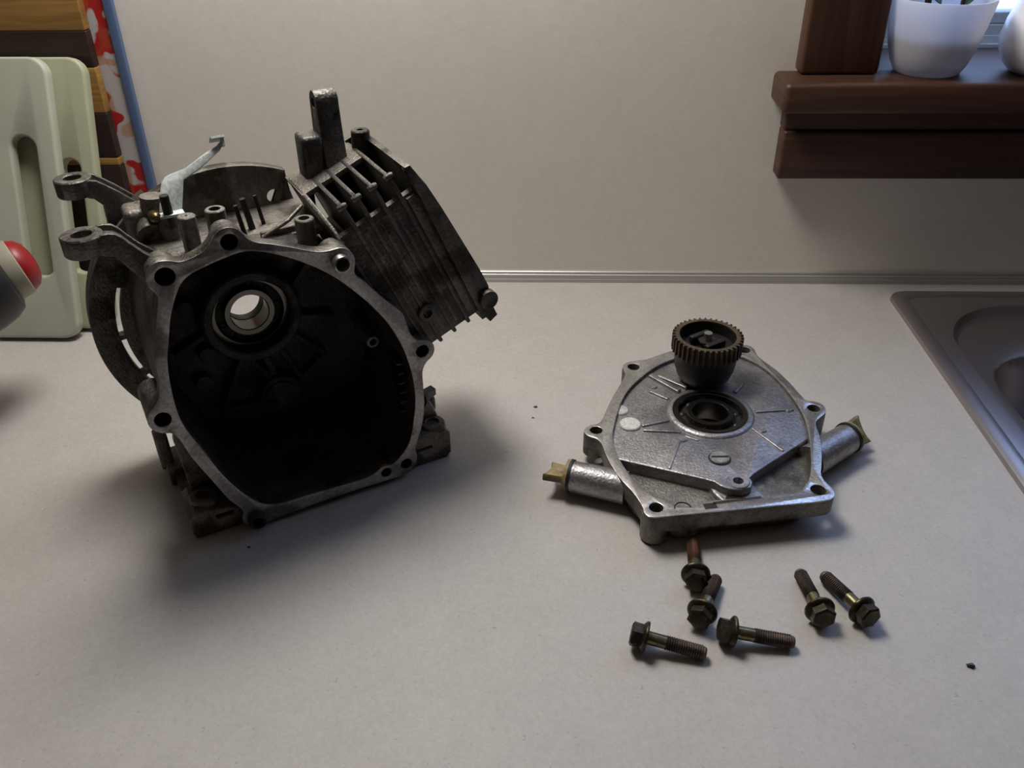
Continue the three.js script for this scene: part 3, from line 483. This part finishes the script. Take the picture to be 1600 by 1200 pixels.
  // the two filler necks with yellowed plugs
  const neck = (a, b, tip, up, flat) => {                   // a inside the cover, b the mouth, tip the outer end of the plug
    const d = V3(...b).sub(V3(...a)).normalize();
    const n = obj('filler_neck', [rod(a, b, 11, 10.4, 40), rod([a[0], 3.5, a[2]], [b[0] - d.x, 3.3, b[2] - d.z], 2.6, 2.4, 16)], M.coverCast, K);
    const g = new THREE.Group(); g.name = numbered('filler_plug'); K.add(g);
    const at = (t) => [b[0] + d.x * t, b[1] + d.y * t, b[2] + d.z * t];
    obj('seal_ring', rod(at(0.05), at(1.9), 11.2, 11.2, 36), M.blackRubber, g);
    obj('plug_collar', rod(at(1.9), at(4.2), 11.4, 11, 36), M.plug, g);
    const L = tip, wing = ext([[-8.4, 3.4], [8.4, 3.4], [9.2, 8], [10.2, L], [6, L - 1.5], [0, L - 2.3], [-6, L - 1.5], [-10.2, L], [-9.2, 8]], -2.7, 2.7, { bevel: 1, seg: 2 });
    const wx = V3(...flat).addScaledVector(d, -V3(...flat).dot(d)).normalize();
    obj('wing_grip', wing.applyMatrix4(new THREE.Matrix4().makeBasis(wx, d, wx.clone().cross(d)).setPosition(...b)), M.plug, g);
    obj('grip_core', rod(at(4.4), at(L * 0.62), 5.4, 4.2, 24), M.plug, g);
    return g;
  };
  const gL = neck([-76, 13, 52.3], [-108.2, 13.2, 35.2], 17.5, 0, [-0.45, 0.25, 0.9]), gR = neck([52, 13, 45], [88.4, 13.2, 25], 18, 0, [0.25, -0.72, 0.62]);
  obj('dipstick', rod([-60, 10.4, 51], [-38, 10.2, 62.4], 1.3, 1.3, 12), M.dip, gL);
  obj('dipstick', block(-12, 12, 8.6, 12.4, -2.2, 2.2, 0.8).rotateY(R(28.5)).translate(24, 0, 57), M.dip, gR);
}

// ───────────────────────── six flange bolts on the worktop ─────────────────────────
{
  const proto = new THREE.Group(), L = 40.5;                 // axis along +x: head at 0, tip at L
  const X = (g) => g.rotateZ(-Math.PI / 2);
  obj('hex_head', [X(new THREE.CylinderGeometry(6.6, 6.9, 6.2, 6).translate(0, 3.4, 0)), X(lathe([[0, 0], [5.2, 0], [6.2, 0.9]], 6).translate(0, -0.6, 0).rotateZ(0)), X(lathe([[0, 0], [4, 0], [4, 0.2], [0, 0.2]], 24))].slice(0, 1).concat([X(lathe([[6.55, 0.3], [5.6, -0.35], [0, -0.35]], 6).rotateY(0))]), M.boltHead, proto, { crease: 25 });
  obj('flange', X(lathe([[0, 8.6], [8.2, 8.6], [8.5, 8.2], [8.5, 7.4], [8, 6.7], [6.4, 5.6], [0, 5.6]].reverse(), 40)), M.boltHead, proto);
  obj('shank', X(lathe([[0, 8], [3.65, 8], [3.65, 19.5], [0, 19.5]].reverse(), 28)), M.boltShank, proto);
  const th = [[0, 18.5], [3.4, 18.5]]; for (let y = 19; y < L - 1.6; y += 1.25) th.push([3.98, y], [3.98, y + 0.25], [3.4, y + 0.62]);
  th.push([3.4, L - 1], [2.8, L], [0, L]);
  obj('thread', X(lathe(th.reverse(), 28)), M.boltThread, proto, { crease: 20 });
  const tilt = Math.asin((8.5 - 4) / 36) ;
  // head x, head z, tip x, tip z (millimetres), roll
  const spots = [
    [88.2, -362.5, 91.6, -398.9, 10, 'dark flange bolt with a rusty thread, its tip under the edge of the cover'],
    [86.6, -334.6, 100.4, -366.5, 40, 'dark flange bolt pointing away, between the rusty bolt and the bolt lying across'],
    [98.8, -325.2, 135.6, -321.8, 20, 'flange bolt lying across with its head touching another bolt head'],
    [51.2, -320.8, 88, -312.9, 0, 'lone flange bolt nearest the front, its hex head at the left end'],
    [153.8, -337.4, 150.6, -373.8, 33, 'left bolt of the separate pair, pointing straight away from the viewer'],
    [178.2, -338.2, 164.2, -372, 12, 'right bolt of the separate pair, turned diagonally with brassy head'],
  ];
  spots.forEach(([hx, hz, tx, tz, roll, label], i) => {
    const o = thing('flange_bolt', label, 'bolt', [0, 0, 0], 0, 'loose flange bolts in front of the cover');
    const c = proto.clone(); for (const m of [...c.children]) { m.name = numbered(m.name.replace(/_\d+$/, '')); o.add(m); }
    for (const m of o.children) m.quaternion.setFromAxisAngle(V3(1, 0, 0), R(roll));
    const dir = Math.atan2(-(tz - hz), tx - hx);
    o.rotation.set(0, dir, -tilt, 'YXZ');
    // flange rim (8 mm along, 8.5 mm radius) and tip rest on the worktop
    const y = 8.5 * Math.cos(tilt) + 7.6 * Math.sin(tilt);
    const ux = (tx - hx) / Math.hypot(tx - hx, tz - hz), uz = (tz - hz) / Math.hypot(tx - hx, tz - hz);
    o.position.set((hx - ux * 3.4) / 1000, y / 1000, (hz - uz * 3.4) / 1000);
    if (i === 0) o.children.find((m) => m.name.startsWith('thread')).material = M.boltRust;
  });
}
// specks of grit on the worktop
for (const [x, z, r, label] of [[226, -312, 1.7, 'black grain of grit alone on the worktop at the lower right'], [-7, -547, 1.1, 'tiny dark grit speck between block and cover, upper of the two'], [-9, -533, 0.8, 'tiny dark grit speck between block and cover, lower of the two'], [-183, -391, 0.8, 'tiny dark grit speck in front of the engine block']]) {
  const g = new THREE.IcosahedronGeometry(r, 1); g.scale(1.3, 0.5, 0.9);
  const p = g.attributes.position; for (let i = 0; i < p.count; i++) { const k = 1 + 0.25 * Math.sin(p.getX(i) * 7.1 + p.getZ(i) * 5.3); p.setXYZ(i, p.getX(i) * k, p.getY(i), p.getZ(i) * k); }
  const o = obj('grit_speck', g, M.oil); o.position.set(x / 1000, r * 0.0005, z / 1000); tag(o, label, 'speck', 'grit on the worktop');
}
// ───────────────────────── leaning things at the left ─────────────────────────
const lean = (g, x, z, deg) => { g.position.set(x / 1000, 0, z / 1000); g.rotation.set(-R(deg), 0, 0); return g; };
{
  // patterned tray against the wall
  const t = thing('serving_tray', 'red and white patterned tray with a blue rim leaning on the wall', 'tray', [0, 0, 0]);
  const o = rr(-340, 0, 2, 440, 22);
  obj('tray_face', ext(offset(o, -7), 1.5, 3), M.trayRed, t);
  obj('rim', ext(o, 0, 6, { holes: [offset(o, -8)], bevel: 1.2 }), M.blueRim, t);
  lean(t, -358, -757, 1);
}
{
  // striped wooden board in front of it
  const t = thing('wooden_board', 'tan wooden board with dark inlaid stripes behind the cutting boards', 'cutting board', [0, 0, 0]);
  const bands = [[1, 121, 0], [121, 128, 1], [128, 167, 0], [167, 205, 1], [205, 234, 0], [234, 330, 1]];  // lowest dark band is made up; it paints the shade behind the slot
  for (const [y0, y1, light] of bands) obj('stripe', block(-260, 0, y0, y1, 0, 9.5, 1.2), light ? M.tanWood : M.walnut, t);
  lean(t, -380, -750, 0.9);
}
{
  const make = (name, label, mat, w, h, r, slot, x, z, deg) => {
    const o = thing(name, label, 'cutting board', [0, 0, 0], 0, 'white plastic cutting boards');
    obj('panel', ext(rr(-w, 0, 0.4, h, r), 0, 11, { holes: [slot], bevel: 2.2, seg: 3 }), mat, o);
    return lean(o, x, z, deg);
  };
  const pill = (x, y0, y1, r) => Array.from({ length: 33 }, (_, i) => { const a = Math.PI * i / 32; return [x + r * Math.cos(a), y1 - r + r * Math.sin(a)]; }).concat(Array.from({ length: 33 }, (_, i) => { const a = Math.PI + Math.PI * i / 32; return [x + r * Math.cos(a), y0 + r * 0.5 + r * 0.5 * Math.sin(a)]; }));
  make('cutting_board', 'greenish white plastic cutting board, the rear of two, mostly hidden', M.boardBack, 250, 226, 14, pill(-21, 50, 145, 8), -379.5, -665, 18.5);
  make('cutting_board', 'white plastic cutting board with a long handle slot, in front of the other', M.board, 250, 230, 14, pill(-27, 54, 169, 10.5), -402.5, -648, 18.5);
}
{
  // dark appliance with a red end cap, lying with its tail on the worktop
  const t = thing('kitchen_appliance', 'dark grey rounded appliance with pale collar and red end cap at the left edge', 'appliance', [-0.3845, 0.1075, -0.565]);
  obj('body', lathe([[0, -150], [18, -149], [30, -142], [34, -130], [36, -90], [35, -45], [34, -30], [31.5, -19], [27.5, -11.5], [22.4, -9.5], [0, -9.5]], 56), M.appliance, t);
  obj('collar', lathe([[0, -10], [21.5, -10], [22, -9], [21, 0], [20.2, 0.8], [0, 0.8]], 56), M.applianceGrey, t);
  obj('end_cap', lathe([[0, 0.5], [19.6, 0.5], [19.6, 1.6], [17.6, 6], [13, 9.6], [7, 11.4], [0, 12]].map(([r, y]) => [r, y]), 56), M.red, t, { crease: 85 });
  const d = V3(0.75, 0.225, -0.62).normalize();
  t.quaternion.setFromUnitVectors(V3(0, 1, 0), d);
  t.updateMatrixWorld();
  const f = t.worldToLocal(V3(-0.475, 0.04, -0.492)).multiplyScalar(1000), q = t.worldToLocal(V3(-0.475, 0, -0.492)).multiplyScalar(1000);
  obj('stand', rod(q.toArray(), f.toArray(), 34, 26, 40), M.appliance, t);
}
// ───────────────────────── pots on the window stool ─────────────────────────
{
  const t = thing('plant_pot', 'white ceramic plant pot on the window stool beside the casing', 'plant pot', [0.3115, 0.1965, -0.757]);
  obj('pot', lathe([[0, 1.5], [20, 0.4], [23, 0], [26, 1.6], [29.5, 8], [33.5, 20], [37, 36], [39.4, 50], [40.4, 56], [40.2, 58], [38.8, 58], [38, 55], [35, 38], [28, 14], [0, 10]], 64), M.thinPot, t);
  obj('soil', lathe([[0, 31], [31.6, 30], [31, 27], [0, 27]].reverse(), 40), M.soil, t);
  const leaf = (x, z, h, a, l) => { const s = new THREE.Shape(); s.moveTo(0, 0); s.bezierCurveTo(l * 0.28, l * 0.25, l * 0.26, l * 0.7, 0, l); s.bezierCurveTo(-l * 0.26, l * 0.7, -l * 0.28, l * 0.25, 0, 0); const g = new THREE.ExtrudeGeometry(s, { depth: 0.6, bevelEnabled: false }); return g.rotateX(0.9).rotateY(a).translate(x, h, z); };
  for (const [x, z, h, a, l] of [[14, 4, 50, 2.2, 26], [18, -8, 50, 1.2, 24], [4, -10, 50, 3.6, 20]]) obj('leaf', leaf(x, z, h, a, l), M.leaf, t);
  obj('stem', [rod([14, 28, 4], [16, 62, 2], 1.6, 1.2, 10), rod([-8, 28, 2], [-14, 60, 6], 3, 2.4, 10)], M.soil, t);
}
{
  const t = thing('white_jug', 'round white ceramic vessel at the right edge, standing on the window stool', 'jug', [0.4015, 0.1965, -0.752]);
  obj('body', lathe([[0, 0.5], [21, 0], [24, 1.4], [30, 7], [35, 17], [36.6, 27], [34.5, 40], [30, 53], [26, 66], [25, 76], [26.5, 82], [25.6, 82], [23.6, 76], [24.6, 66], [33, 40], [34.6, 27], [28, 9], [0, 6]], 64), M.ceramic, t);
}
renderer.render(scene, camera);
